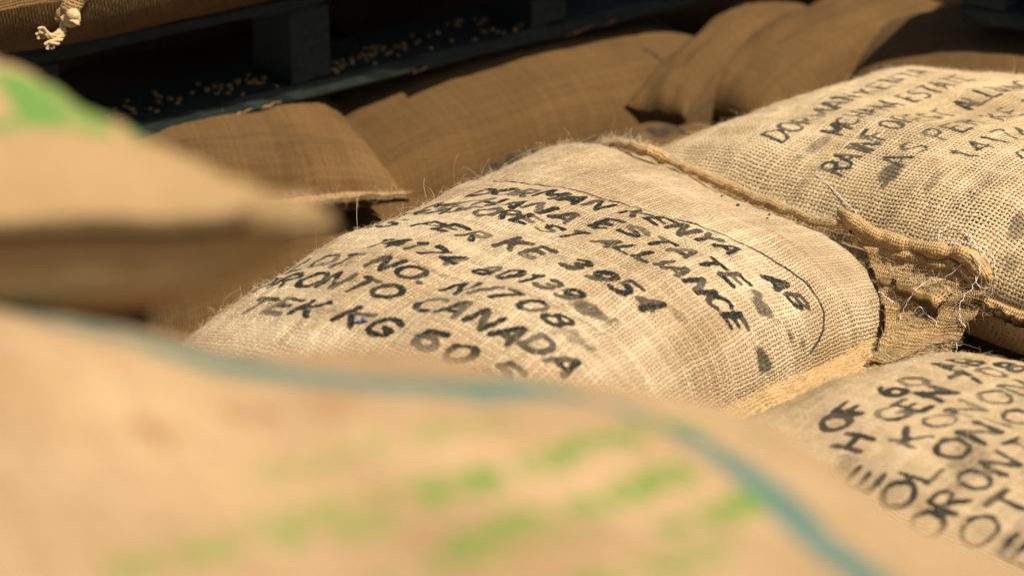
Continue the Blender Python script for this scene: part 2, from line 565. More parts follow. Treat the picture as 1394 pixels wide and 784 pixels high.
def ribbon(parent, name, P, D, width, mat, thick=.005, droop=0.0, wave=.006, seed=0, ncross=5, step=.005, rag=.004, freq=30, curl=0.0, loose=0):
    """a stitched fabric lip : runs along the points P, stands out along D"""
    L = np.concatenate([[0], np.cumsum(np.linalg.norm(np.diff(P, axis=0), axis=1))])
    n = max(8, int(L[-1] / step))
    t = np.linspace(0, L[-1], n)
    Pi = np.stack([np.interp(t, L, P[:, k]) for k in range(3)], 1)
    Di = np.stack([np.interp(t, L, D[:, k]) for k in range(2)], 1)
    wv = np.interp(t, np.linspace(0, L[-1], len(np.atleast_1d(width))), np.atleast_1d(width)) if np.ndim(width) else np.full(n, width)
    prof = []
    m = ncross
    for k in range(m + 1):
        prof.append((k / m, 1))
    for k in range(m, -1, -1):
        prof.append((k / m, -1))
    V, UV = [], []
    s0 = seed
    for k, (a, sd) in enumerate(prof):
        aa = a * 1.18 - .18
        w = aa * wv + (rag * vnoise(t * 160, t * 0 + 3, s0 + 5) + rag * vnoise(t * 45, t * 0 + 3, s0 + 6)) * (a > .95)
        z = wave * (vnoise(t * freq, a * 1.7 + t * 0, s0) + .5 * vnoise(t * freq * 2.6, a * 2.2 + t * 0, s0 + 1)) * (.25 + a) - droop * a * a
        z = z + sd * thick * (.5 + .35 * math.sin(a * math.pi * 2.2) + .1) + curl * math.sin(a * math.pi)
        q = np.concatenate([Pi[:, :2] + Di * w[:, None], (Pi[:, 2] + z)[:, None]], 1)
        V.append(q)
        UV.append(np.stack([t, np.full(n, a * float(np.mean(wv)) + (sd < 0) * .2)], 1))
    V = np.array(V)
    K = len(prof)
    F = []
    idx = np.arange(K * n).reshape(K, n)
    for k in range(K):
        k2 = (k + 1) % K
        F.append(np.stack([idx[k, :-1], idx[k2, :-1], idx[k2, 1:], idx[k, 1:]], 1))
    F = np.concatenate(F)
    capA = np.array([[idx[k, 0], idx[k + 1, 0], idx[K - 2 - k, 0], idx[K - 1 - k, 0]] for k in range(m)])
    capB = np.array([[idx[k, -1], idx[K - 1 - k, -1], idx[K - 2 - k, -1], idx[k + 1, -1]] for k in range(m)])
    F = np.concatenate([F, capA, capB])[:, ::-1]
    att = {"loose": np.full(K * n, float(loose))}
    return mesh_obj(name, V.reshape(-1, 3), F, mat, parent, np.array(parent.location), uv=np.array(UV).reshape(-1, 2), attrs=att), Pi, Di


def tubes(paths, radii, sides=3):
    """paths: list of (n,3); radii: list of float or arrays -> V,F"""
    VV, FF = [], []
    off = 0
    ang = np.arange(sides) * 2 * np.pi / sides
    for P, r in zip(paths, radii):
        P = np.asarray(P)
        n = len(P)
        T = np.gradient(P, axis=0)
        T /= np.linalg.norm(T, axis=1)[:, None] + 1e-12
        ref = np.array([0, 0, 1.0]) if abs(T[0, 2]) < .9 else np.array([1.0, 0, 0])
        A = np.cross(T, ref)
        A /= np.linalg.norm(A, axis=1)[:, None] + 1e-12
        B = np.cross(T, A)
        r = np.broadcast_to(np.asarray(r, float), (n,))
        ring = P[:, None, :] + r[:, None, None] * (A[:, None, :] * np.cos(ang)[None, :, None] + B[:, None, :] * np.sin(ang)[None, :, None])
        VV.append(ring.reshape(-1, 3))
        i = np.arange(n - 1)
        for k in range(sides):
            k2 = (k + 1) % sides
            FF.append(np.stack([i * sides + k, i * sides + k2, (i + 1) * sides + k2, (i + 1) * sides + k], 1) + off)
        off += n * sides
    return np.concatenate(VV), np.concatenate(FF)


def hairs(parent, name, Pts, Nrm, n, length, radius, mat, seed=0, lay=.8, clump=None):
    """fine jute fibres standing off the surface, one joined mesh"""
    r = np.random.default_rng(seed)
    pick = r.integers(0, len(Pts), n)
    P0, N = Pts[pick], Nrm[pick]
    L = length * r.lognormal(0, .5, n)
    T = r.normal(0, 1, (n, 3))
    T -= (T * N).sum(1)[:, None] * N
    T /= np.linalg.norm(T, axis=1)[:, None]
    T2 = r.normal(0, .5, (n, 3))
    t = np.linspace(0, 1, 5)
    up = r.uniform(.15, 1.0, n)
    paths = P0[:, None, :] + L[:, None, None] * (T[:, None, :] * lay * t[None, :, None] + N[:, None, :] * up[:, None, None] * (t * (1.35 - .75 * t))[None, :, None] + T2[:, None, :] * (t ** 2 * .5)[None, :, None]) - N[:, None, :] * .0006
    A = np.cross(paths[:, 1] - paths[:, 0], N)
    A /= np.linalg.norm(A, axis=1)[:, None] + 1e-12
    B = N
    ang = np.arange(3) * 2 * np.pi / 3
    rad = radius * r.uniform(.7, 1.3, n)[:, None] * (1 - .6 * t)[None, :]
    ring = paths[:, :, None, :] + rad[:, :, None, None] * (A[:, None, None, :] * np.cos(ang)[None, None, :, None] + B[:, None, None, :] * np.sin(ang)[None, None, :, None])
    V = ring.reshape(-1, 3)
    base = (np.arange(n) * 15)[:, None, None]
    F = []
    for i in range(4):
        for k in range(3):
            k2 = (k + 1) % 3
            F.append([i * 3 + k, i * 3 + k2, (i + 1) * 3 + k2, (i + 1) * 3 + k])
    F = (base + np.array(F)[None]).reshape(-1, 4)
    return mesh_obj(name, V, F, mat, parent, np.array(parent.location), kind="stuff")


def stitches(parent, name, P, D, inset, mat, pitch=.011, r=.0009, z=.004, seed=0):
    """a running row of sewing stitches along a lip"""
    L = np.concatenate([[0], np.cumsum(np.linalg.norm(np.diff(P, axis=0), axis=1))])
    n = int(L[-1] / pitch)
    paths = []
    rr = np.random.default_rng(seed)
    for i in range(n):
        t = np.linspace(i * pitch, (i + .72) * pitch, 5)
        q = np.stack([np.interp(t, L, P[:, k]) for k in range(3)], 1)
        dd = np.stack([np.interp(t, L, D[:, k]) for k in range(2)], 1)
        q[:, :2] += dd * (inset + rr.normal(0, .0007))
        q[:, 2] += z + .0018 * np.sin(np.linspace(0, np.pi, 5))
        paths.append(q)
    V, F = tubes(paths, [r] * n, 4)
    return mesh_obj(name, V, F, mat, parent, np.array(parent.location))


def curve_pts(keys, n=40):
    """smooth path through key points (Catmull-Rom)"""
    K = np.array(keys, float)
    K = np.vstack([2 * K[0] - K[1], K, 2 * K[-1] - K[-2]])
    out = []
    m = len(K) - 3
    for t in np.linspace(0, m - 1e-6, n):
        i = int(t)
        f = t - i
        a, b, c, e = K[i:i + 4]
        out.append(.5 * ((2 * b) + (-a + c) * f + (2 * a - 5 * b + 4 * c - e) * f * f + (-a + 3 * b - 3 * c + e) * f ** 3))
    return np.array(out)


def rect(c, yaw, lu, lv):
    """corner list of a rectangle in plan; yaw of the reading direction in degrees"""
    u = np.array([math.cos(R(yaw)), math.sin(R(yaw))])
    v = np.array([math.sin(R(yaw)), -math.cos(R(yaw))])
    c = np.array(c, float)
    return [c - u * lu / 2 - v * lv / 2, c + u * lu / 2 - v * lv / 2, c + u * lu / 2 + v * lv / 2, c - u * lu / 2 + v * lv / 2]


def top_of(s):
    return s.P.reshape(-1, 3), s.normals().reshape(-1, 3)


# ================================================================== SACK A : printed sack in focus
sA = Sack([(.09, 2.90), (.49, 2.52), (.0, 1.86), (-.38, 2.12)], .312, .124, .12, p=(2.8, .42), seed=11, lump=.006, wrinkle=.004, pinch=.02, tilt=(-.004, .046), twist=.012)
rA = empty("burlap_sack", (0.03, 2.39, .20), "pale jute sack in sharp focus, its whole top stencilled in black", "sack")
txtA = []
rows = [("DORMAN KENYA  AB", (-.153, .051), (.252, .150), .037, .0070),
        ("MCHANA ESTATE", (-.182, .000), (.205, .076), .036, .0074),
        ("RAINFOREST ALLIANCE", (-.214, -.035), (.243, .022), .036, .0070),
        ("AS PER KE 3954", (-.200, -.100), (.182, -.072), .039, .0082),
        ("14174 80139", (-.125, -.172), (.120, -.134), .037, .0070),
        ("LOT NO. N/708", (-.195, -.230), (.146, -.190), .039, .0068),
        ("TORONTO CANADA", (-.245, -.277), (.190, -.240), .039, .0068),
        ("TEK KG 60.5", (-.175, -.328), (.155, -.298), .039, .0082)]
rb_ = np.random.default_rng(66)
bleed = []
for (tx, a, b, hh, th) in rows:
    for k_ in range(16):
        f_ = rb_.random()
        bleed.append((a[0] + (b[0] - a[0]) * f_, a[1] + (b[1] - a[1]) * f_ + rb_.normal(0, .006), rb_.uniform(.008, .022), rb_.uniform(.004, .010), .2, rb_.uniform(.12, .42)))
for i, (tx, a, b, hh, th) in enumerate(rows):
    txtA += text_fit(tx, a, b, hh * .76, th * .95, 100 + i, .30)
lineA = [(curve_pts([(-.16, .094), (-.07, .100), (.02, .113), (.12, .141), (.198, .172), (.240, .184), (.276, .172), (.300, .130)], 50), .0031, .95),
         (curve_pts([(-.17, -.206), (-.109, -.204), (.0, -.190), (.093, -.176), (.18, -.160)], 30), .0040, .30)]
smA = [(.235, .078, .020, .013, .5, .85), (.283, .039, .020, .012, .5, .95), (.138, -.143, .026, .013, .3, .85), (.160, -.200, .024, .012, .3, .6),
       (.272, .098, .010, .006, 0, .7), (.196, -.055, .016, .010, .1, .5), (.288, .118, .008, .006, .1, .6), (.10, .03, .03, .012, .1, .3), (-.05, -.315, .05, .008, .2, .4)]
sA.body(rA, JA, .0022, txtA + lineA, smudges=smA + bleed, loose=lambda X, Y: np.clip((X - .1) * .45, 0, .35))
P, D = sA.edge('u+', np.linspace(-.8, 1, 60))
lip, LP, LD = ribbon(rA, "seam_lip", P, D, .03, JL, .004, .012, .005, seed=3)
P, D = sA.edge('u-', np.linspace(-1, 1, 60))
ribbon(rA, "seam_lip", P, D, .018, JL, .004, .01, .004, seed=4)
Pa, Na = top_of(sA)
hairs(rA, "jute_fuzz", Pa, Na, 16000, .0052, .00013, JP, 5)

# ================================================================== SACK B : open weave sack, upper right
sB = Sack([(.13, 2.79), (.54, 3.10), (1.16, 2.55), (.74, 2.12)], .335, .10, .12, tilt=(0, .012), p=(2.5, .48), seed=23, lump=.007, wrinkle=.005, pinch=.03)
rB = empty("burlap_sack", (.62, 2.68, .22), "loosely woven jute sack with faded black print and white threads at its corner", "sack")
txtB = []
rows = [("DORMAN KENYA", (-.19, .275), (.115, .292), .044, .0042), ("MCHANA ESTATE", (-.155, .216), (.10, .214), .042, .0036),
        ("RAINFOREST ALLIANCE", (-.225, .160), (.16, .142), .042, .0038), ("AS PER KE 3954", (-.19, .098), (.15, .074), .044, .0034),
        ("14174 NUMI 24", (-.15, .030), (.17, .010), .044, .0036), ("COLONI 60 KG", (-.12, -.035), (.2, -.05), .044, .0036), ("LOT NO. N/708", (-.16, -.10), (.16, -.12), .044, .0036)]
for i, (tx, a, b, hh, th) in enumerate(rows):
    txtB += text_fit(tx, a, b, hh * .80, th * 1.15, 200 + i, .10)
smB = [(-.175, .215, .03, .012, 0, .6), (-.205, .088, .022, .012, .4, .9), (-.20, .03, .022, .011, .3, .6), (-.19, -.03, .03, .012, .3, .5), (-.225, -.10, .022, .011, .5, .7), (-.265, -.12, .015, .012, .5, .5), (-.05, -.06, .02, .01, .2, .45), (-.22, .16, .02, .012, 0, .5)]
sB.body(rB, JB, .003, txtB, smudges=smB, loose=lambda X, Y: np.clip(.15 - X * .9, 0, .55))
P, D = sB.edge('u-', np.linspace(-1, .17, 70))
lipB, LP, LD = ribbon(rB, "seam_lip", P, D, np.array([.018, .022, .024, .030, .040]), JL, .009, .012, .010, seed=13, ncross=10, freq=26, loose=.1, rag=.003)
P, D = sB.edge('u-', np.linspace(.20, 1, 40))
ribbon(rB, "seam_lip", P, D, .009, JL, .006, .004, .004, seed=14, loose=.1)
Pb, Nb = top_of(sB)
hairs(rB, "jute_fuzz", Pb, Nb, 11000, .0058, .00014, JP, 6)

# gathered fold and torn corner of the open weave sack
def ruled(parent, name, L, Rr, mat, n=40, m=60, wr=.003, seed=0, sag=0, loose=0):
    L, Rr = curve_pts(L, n), curve_pts(Rr, n)
    t = np.linspace(0, 1, m)[None, :, None]
    P = L[:, None, :] * (1 - t) + Rr[:, None, :] * t
    I, J = np.meshgrid(np.linspace(0, 1, n), np.linspace(0, 1, m), indexing='ij')
    P[..., 2] += wr * vnoise(I * 9 + J * 2, J * 2.0, seed) + wr * .6 * vnoise(I * 22 + J * 3, J * 3, seed + 1) - sag * np.sin(J * np.pi)
    P[..., 1] -= wr * .8 * vnoise(I * 11 + J * 2, J * 2.0, seed + 5)
    back = P + [0, .003, -.003]
    V = np.concatenate([P.reshape(-1, 3), back.reshape(-1, 3)])
    i, j = np.meshgrid(np.arange(n - 1), np.arange(m - 1), indexing='ij')
    a = (i * m + j).ravel()
    F = np.stack([a, a + 1, a + m + 1, a + m], 1)
    N = n * m
    F2 = F[:, ::-1] + N
    ring = np.concatenate([np.arange(m), np.arange(1, n) * m + m - 1, (n - 1) * m + np.arange(m - 2, -1, -1), np.arange(n - 2, 0, -1) * m])
    r2 = np.roll(ring, -1)
    F3 = np.stack([ring, ring + N, r2 + N, r2], 1)
    Lu = np.linalg.norm(L[0] - Rr[0])
    Lv = np.linalg.norm(L[-1] - L[0])
    uv = np.stack([(J * Lu).ravel(), (I * Lv).ravel()], 1)
    return mesh_obj(name, V, np.concatenate([F, F2, F3]), mat, parent, np.array(parent.location), uv=np.concatenate([uv, uv]), attrs={"loose": np.full(2 * N, float(loose))}), P


LR = curve_pts([(.112, 2.752, .372), (.135, 2.728, .382), (.160, 2.700, .385), (.190, 2.690, .376), (.232, 2.664, .366), (.265, 2.634, .362), (.297, 2.600, .360), (.328, 2.566, .360), (.357, 2.535, .362), (.385, 2.512, .366)], 120)
t_ = np.linspace(0, 1, 120)
LR[:, 2] += .0016 * vnoise(t_ * 16, t_ * 0, 171) - .002
V, F = tubes([LR], [.0058 * (1 + .22 * vnoise(t_ * 24, t_ * 0, 172)) * np.minimum(1, .3 + 8 * t_)], 12)
V += .0018 * np.stack([vnoise(V[:, 0] * 130 + k_ * 9, V[:, 2] * 220 + V[:, 1] * 60, 80 + k_) for k_ in range(3)], 1)
L_ = np.repeat(np.concatenate([[0], np.cumsum(np.linalg.norm(np.diff(LR, axis=0), axis=1))]), 12)
mesh_obj("rolled_lip", V, F, JL, rB, np.array(rB.location), uv=np.stack([L_, np.tile(np.minimum(np.arange(12), 12 - np.arange(12)) * .0032, 120)], 1))
hairs(rB, "jute_fuzz", np.repeat(LR, 3, 0) + [0, 0, .004], np.tile([-.3, -.4, .85], (360, 1)), 2600, .0075, .00014, JP, 34)


flap, FP = ruled(rB, "torn_corner_flap", [(.380, 2.520, .372), (.405, 2.455, .335), (.412, 2.400, .300), (.385, 2.335, .272)],
                 [(.500, 2.405, .372), (.515, 2.382, .350), (.500, 2.362, .318), (.455, 2.350, .285)], JL, seed=5, wr=.0075, loose=.6)
Sk = [[(.372, 2.530, .376), (.405, 2.490, .366), (.445, 2.452, .368), (.485, 2.420, .374), (.512, 2.398, .366), (.520, 2.384, .345)],
      [(.385, 2.508, .368), (.415, 2.472, .356), (.455, 2.436, .356), (.490, 2.408, .362), (.510, 2.388, .350)]]
for q, K in enumerate(Sk):
    C_ = curve_pts(K, 90)
    t_ = np.linspace(0, 1, 90)
    C_[:, 2] += .0022 * vnoise(t_ * 9, t_ * 0 + q, 70 + q)
    C_[:, 1] += .0030 * vnoise(t_ * 7, t_ * 0 + q, 74 + q)
    V, F = tubes([C_], [(.0095, .0065)[q] * (1 + .22 * vnoise(t_ * 12, t_ * 0, 50 + q)) * np.minimum(1, .35 + 8 * t_) * np.minimum(1, .3 + 5 * (1 - t_))], 12)
    V += .0016 * np.stack([vnoise(V[:, 0] * 150 + k_ * 9, V[:, 2] * 220 + V[:, 1] * 60, 60 + k_) for k_ in range(3)], 1)
    L_ = np.repeat(np.concatenate([[0], np.cumsum(np.linalg.norm(np.diff(C_, axis=0), axis=1))]), 12)
    A_ = np.tile(np.minimum(np.arange(12), 12 - np.arange(12)) * .0045, 90)
    mesh_obj("gathered_fold", V, F, JL, rB, np.array(rB.location), uv=np.stack([L_, A_], 1))


def fray(parent, name, starts, dirs, n, length, r, mat, seed, curl=.5):
    rr = np.random.default_rng(seed)
    paths, rad = [], []
    S, Dd = np.array(starts), np.array(dirs)
    for _ in range(n):
        k = rr.random() * (len(S) - 1)
        a = int(k)
        f = k - a
        p = S[a] * (1 - f) + S[a + 1] * f + rr.normal(0, .0015, 3)
        d = Dd[a] * (1 - f) + Dd[a + 1] * f
        d = d / np.linalg.norm(d)
        l = length * rr.uniform(.4, 1.2)
        pts = [p]
        v = d + rr.normal(0, .35, 3)
        for i in range(9):
            v = v + rr.normal(0, curl * .42, 3) + np.array([0, 0, -.06])
            v /= np.linalg.norm(v)
            pts.append(pts[-1] + v * l / 9)
        paths.append(curve_pts(pts, 20))
        rad.append(np.linspace(1, .5, 20) * r * rr.uniform(.5, 1.2))
    V, F = tubes(paths, rad, 4)
    return mesh_obj(name, V, F, mat, parent, np.array(parent.location), kind="stuff")


fray(rB, "frayed_yarn", [(.385, 2.335, .275), (.42, 2.34, .278), (.455, 2.350, .285), (.475, 2.352, .295)], [(.4, -.5, -.1), (.5, -.6, -.1), (.8, -.3, -.2), (.9, -.2, -.2)], 130, .028, .00055, JY, 8, .8)
fray(rB, "frayed_yarn", [(.500, 2.400, .372), (.520, 2.384, .350), (.508, 2.366, .325)], [(.5, -.5, .3), (.6, -.6, 0), (.5, -.7, -.2)], 60, .020, .0004, JY, 9, .9)
P, D = sA.edge('u+', np.linspace(-.7, .75, 30))
lpts = P.copy()
lpts[:, :2] += D * .030
lpts[:, 2] -= .006
fray(rA, "frayed_yarn", lpts, np.concatenate([D, np.full((len(D), 1), -.1)], 1), 520, .020, .00045, JY, 10, .8)


def lip_hairs(parent, s, e, t0, t1, w, dz, n, seed, length=.008):
    P, D = s.edge(e, np.linspace(t0, t1, 300))
    r = np.random.default_rng(seed)
    k = r.integers(0, 300, 1500)
    q = P[k].copy()
    a = r.random(1500)[:, None]
    q[:, :2] += D[k] * w * a
    q[:, 2] += dz * (1 - a[:, 0]) + .002
    nn = np.concatenate([D[k] * .6, np.full((1500, 1), .8)], 1)
    hairs(parent, "jute_fuzz", q, nn, n, length, .00016, JP, seed)


lip_hairs(rB, sB, 'u-', -1, .17, .026, .004, 3500, 31)
lip_hairs(rA, sA, 'u+', -.8, 1, .030, .004, 2000, 32)
hairs(rB, "jute_fuzz", FP.reshape(-1, 3), np.tile([.2, -.6, .77], (FP.shape[0] * FP.shape[1], 1)), 1500, .008, .00016, JP, 33)

far_ = (sA.Y < -.25) & (sA.X < .1) & (sA.P[..., 2] > .33)
hairs(rA, "jute_fuzz", sA.P[far_], sA.normals()[far_], 150, .017, .00017, JP, 51, lay=.5)
left_ = (sA.X < -.80)
hairs(rA, "jute_fuzz", sA.P[left_], sA.normals()[left_] * .7 + [0, 0, .5], 260, .013, .00017, JP, 52, lay=.5)
# white sewing threads hanging from the corner
WT = [[(.354, 2.612, .388), (.372, 2.581, .381), (.389, 2.541, .374), (.406, 2.513, .366), (.422, 2.488, .366), (.444, 2.469, .368), (.463, 2.448, .372)],
      [(.470, 2.440, .380), (.475, 2.447, .389), (.489, 2.449, .396), (.502, 2.428, .392), (.508, 2.408, .384), (.512, 2.396, .378)],
      [(.463, 2.448, .376), (.473, 2.435, .384), (.490, 2.422, .386), (.502, 2.412, .388), (.514, 2.400, .382), (.522, 2.388, .364), (.516, 2.380, .350), (.505, 2.384, .356), (.506, 2.400, .376), (.495, 2.412, .384), (.480, 2.424, .384)],
      [(.508, 2.412, .388), (.518, 2.398, .386), (.524, 2.386, .372), (.522, 2.376, .352), (.516, 2.372, .336), (.512, 2.370, .322)],
      [(.428, 2.400, .300), (.430, 2.402, .312), (.440, 2.404, .332), (.458, 2.410, .345), (.474, 2.405, .350), (.492, 2.402, .370), (.506, 2.399, .382)],
      [(.440, 2.395, .312), (.447, 2.392, .322), (.452, 2.385, .318), (.462, 2.374, .312), (.470, 2.366, .300), (.482, 2.356, .296), (.484, 2.350, .276)],
      [(.402, 2.420, .322), (.405, 2.412, .330), (.414, 2.404, .326), (.420, 2.402, .322)],
      [(.500, 2.398, .384), (.508, 2.386, .374), (.500, 2.380, .352), (.490, 2.376, .340), (.486, 2.368, .322), (.492, 2.362, .312)]]
for q, K in enumerate(WT):
    K_ = curve_pts(K, 90)
    t_ = np.linspace(0, 1, 90)
    K_ += .0012 * np.stack([vnoise(t_ * 26, t_ * 0 + q, 200 + k_) for k_ in range(3)], 1) * np.array([1, 1, .6])
    V, F = tubes([K_], [.00042 * (1 + .3 * vnoise(t_ * 40, t_ * 0, 9))], 5)
    mesh_obj("loose_thread", V, F, COT, rB, np.array(rB.location))

# crumbs and a scrap on the printed sack
for q, (x, y, r_) in enumerate([(.259, 2.562, .0022), (.294, 2.546, .0017), (.289, 2.520, .0015), (.245, 2.60, .0016)]):
    dd = (sA.P[..., 0] - x) ** 2 + (sA.P[..., 1] - y) ** 2
    p = sA.P.reshape(-1, 3)[dd.argmin()]
    V = np.array([(0, 0, 1), (1, 0, .1), (.3, .9, 0), (-.8, .6, .1), (-.9, -.5, 0), (.2, -1, .1), (0, 0, -1)], float) * r_ * [1.3, 1, .9]
    F = [(0, i_, i_ % 5 + 1) for i_ in range(1, 6)] + [(6, i_ % 5 + 1, i_) for i_ in range(1, 6)]
    o = mesh_obj("seed_crumb", V + p + [0, 0, r_ * .8], F, BEAND, None, p + [0, 0, 0])
    o["label"] = "tiny dark seed crumb lying on the bare far shoulder of the sharply printed sack"
    o["category"] = "crumb"
    o["group"] = "dark crumbs on the printed sack"
dd = (sA.P[..., 0] + .145) ** 2 + (sA.P[..., 1] - 2.098) ** 2
p = sA.P.reshape(-1, 3)[dd.argmin()]
gx_, gy_ = np.meshgrid(np.linspace(-1, 1, 7), np.linspace(-1, 1, 5))
V = np.stack([gx_.ravel() * .0045 + gy_.ravel() * .002, gy_.ravel() * .0032, .004 + .0025 * np.sin(gx_.ravel() * 4 + gy_.ravel() * 2)], 1)
V = np.concatenate([V, V - [0, 0, .0008]])
F = []
for j_ in range(4):
    for i_ in range(6):
        a_ = j_ * 7 + i_
        F += [(a_, a_ + 1, a_ + 8, a_ + 7), (a_ + 35, a_ + 42, a_ + 43, a_ + 36)]
o = mesh_obj("foil_scrap", V + p, F, FOIL, None, p)
o["label"] = "crumpled scrap of blue foil lying on the lowest printed lines of the sharp sack"
o["category"] = "scrap"

# ================================================================== SACK C : lower right
sC = Sack([(.13, 2.07), (.45, 2.27), (1.0, 1.80), (.60, 1.36)], .316, .10, .10, p=(2.5, .5), seed=31, lump=.005, wrinkle=.004)
rC = empty("burlap_sack", (.62, 1.9, .21), "softly blurred jute sack at the lower right with smeared black stencil letters", "sack")
txtC = []
for i, (tx, a, b, hh, th) in enumerate([("KG  OF 60 AB", (-.215, .262), (.10, .250), .032, .0072), ("14 H GEN 708", (-.21, .218), (.12, .210), .032, .0066), ("RE KONONIO", (-.215, .172), (.13, .164), .031, .0058),
                                        ("COLONIO SE", (-.22, .128), (.12, .120), .031, .0056), ("TORONTO CAN", (-.225, .082), (.12, .074), .031, .0056), ("LOT 14174", (-.22, .036), (.12, .030), .031, .0060),
                                        ("NET KG 60", (-.22, -.010), (.12, -.016), .031, .0060), ("KENYA AB", (-.22, -.056), (.12, -.060), .031, .0060)]):
    txtC += text_fit(tx, a, b, hh, th, 300 + i)
sC.body(rC, JC, .004, txtC, smudges=[(-.1, .10, .04, .02, .4, .55), (-.05, .05, .05, .03, .4, .5), (.05, .15, .04, .02, 0, .45), (-.16, .2, .03, .014, .3, .5), (-.14, .0, .05, .025, 0, .5)])
Pc, Nc = top_of(sC)
hairs(rC, "jute_fuzz", Pc, Nc, 4000, .006, .00018, JP, 7)

# ================================================================== SACK D : big blurred foreground sack
sD = Sack([(-.62, 1.25), (.11, 1.22), (.56, .62), (-.36, .50)], .817, extra=lambda x, y: .038 * np.exp(-((x + .28) / .30) ** 2 - ((y + .45) / .5) ** 2), tilt=(-.008, 0), top=.105, bot=.11, p=(2.6, .48), seed=43, lump=.008, wrinkle=.006)
rD = empty("burlap_sack", (-.12, .9, .69), "large blurred peach jute sack in the foreground with a teal stripe and pale green print", "sack")
txtD = []
for i, (tx, a, b, hh, th, op_) in enumerate([("ORGANIC GROWN", (-.02, .046), (.136, .128), .013, .0034, .5), ("FINE COFFEE", (.055, .036), (.195, .130), .013, .0050, 1),
                                ("WASHED SINGLE", (-.045, .004), (.085, .062), .013, .0036, .5), ("ORIGIN ARABICA", (.040, -.010), (.205, .098), .013, .0048, 1),
                                ("BEANS OF THE", (-.110, -.038), (.035, .022), .013, .0040, .7), ("FARM", (.205, .150), (.262, .190), .015, .0050, .6),
                                ("LOT FINE NET", (-.025, -.052), (.125, .020), .013, .0040, .6), ("60 KGS", (.150, .022), (.226, .078), .013, .0052, 1),
                                ("AFRICAN MADE", (.02, -.070), (.175, .008), .013, .0042, .8), ("AA", (.260, .190), (.315, .212), .016, .005, .7)]):
    txtD += [(P_, t_, o_ * op_) for P_, t_, o_ in text_fit(tx, a, b, hh, th, 400 + i)]
stripeD = [(curve_pts([(-.16, .34), (-.11, .25), (-.060, .195), (-.010, .172), (.038, .166), (.084, .158), (.133, .163), (.175, .176), (.208, .176), (.232, .150), (.237, .110), (.236, .060), (.234, .0), (.230, -.1), (.22, -.3)], 80), .024, .80)]
sD.body(rD, JD, .004, txtD, stripeD, stains=[(-.058, .072, .008, .010, 0, 1), (-.044, .074, .006, .007, 0, .8), (-.008, .098, .010, .008, .4, 1), (.012, .106, .008, .006, .4, .9), (.048, .118, .010, .006, .4, .7), (-.13, .10, .05, .03, 0, .35), (.10, .0, .05, .02, .5, .25), (.055, .135, .010, .006, 0, .6), (-.17, .06, .03, .02, 0, .4)])

# ================================================================== SACK E : on top of D, left
sE = Sack([(-.90, 1.42), (-.36, 1.38), (-.098, 1.08), (-.78, 1.045)], .997, .032, .075, p=(2.5, .5), pb=(9, .6), bulge=.060, seed=53, lump=.006, wrinkle=.006)
rE = empty("burlap_sack", (-.5, 1.27, .91), "blurred jute sack with green letters and dark seam, lying on the foreground sack", "sack")
inkE = [(np.array([(.264, -.020), (.258, -.060), (.250, -.105)]), .026, .95), (np.array([(.285, -.02), (.280, -.100)]), .020, .75),
        (np.array([(.300, -.03), (.310, -.085)]), .020, .9), (np.array([(.190, -.125), (.232, -.108)]), .022, .8), (np.array([(.215, -.02), (.200, -.07)]), .012, .7), (np.array([(.16, -.03), (.15, -.10)]), .012, .7)]
sE.body(rE, JE, .004, inkE)

P, D = sE.edge('v+', np.linspace(-1, 1.0, 70))
ribbon(rE, "seam_lip", P, D, np.r_[np.full(18, .010), .012, .016], JE, .007, .002, .002, seed=55, rag=.001, freq=14)

C_ = curve_pts([(-.125, 1.078, .998), (-.108, 1.068, .997), (-.096, 1.058, .998), (-.084, 1.053, 1.006)], 40)
V, F = tubes([C_], [np.linspace(.011, .0055, 40) * (1 + .08 * vnoise(np.linspace(0, 8, 40), np.zeros(40), 97)) * np.minimum(1, .5 + 6 * (1 - np.linspace(0, 1, 40)))], 14)
mesh_obj("corner_ear", V, F, JE, rE, np.array(rE.location), uv=np.stack([np.tile(np.minimum(np.arange(14), 14 - np.arange(14)) * .006, 40), np.repeat(np.linspace(0, .1, 40), 14)], 1))

# ================================================================== background sacks
def back_sack(corners, z, top, bot, mat, label, seed, step=.006, p=(2.4, .5), lips=(), **kw):
    s = Sack(corners, z, top, bot, p=p, seed=seed, **{k: v for k, v in kw.items() if k in ('lump', 'wrinkle', 'pinch', 'tilt', 'bend')})
    c = np.mean(np.array(corners, float), 0)
    r = empty("burlap_sack", (c[0], c[1], z - bot), label, "sack", kw.get('group'))
    s.body(r, mat, step, kw.get('strokes'), smudges=kw.get('smudges'))
    for i, (e, t0, t1, w, dr) in enumerate(lips):
        P, D = s.edge(e, np.linspace(t0, t1, 50))
        _, LP, LD = ribbon(r, "seam_lip", P, D, w, JT, .007, dr, .004, seed=seed + i, freq=18, rag=.001)
    return s, r


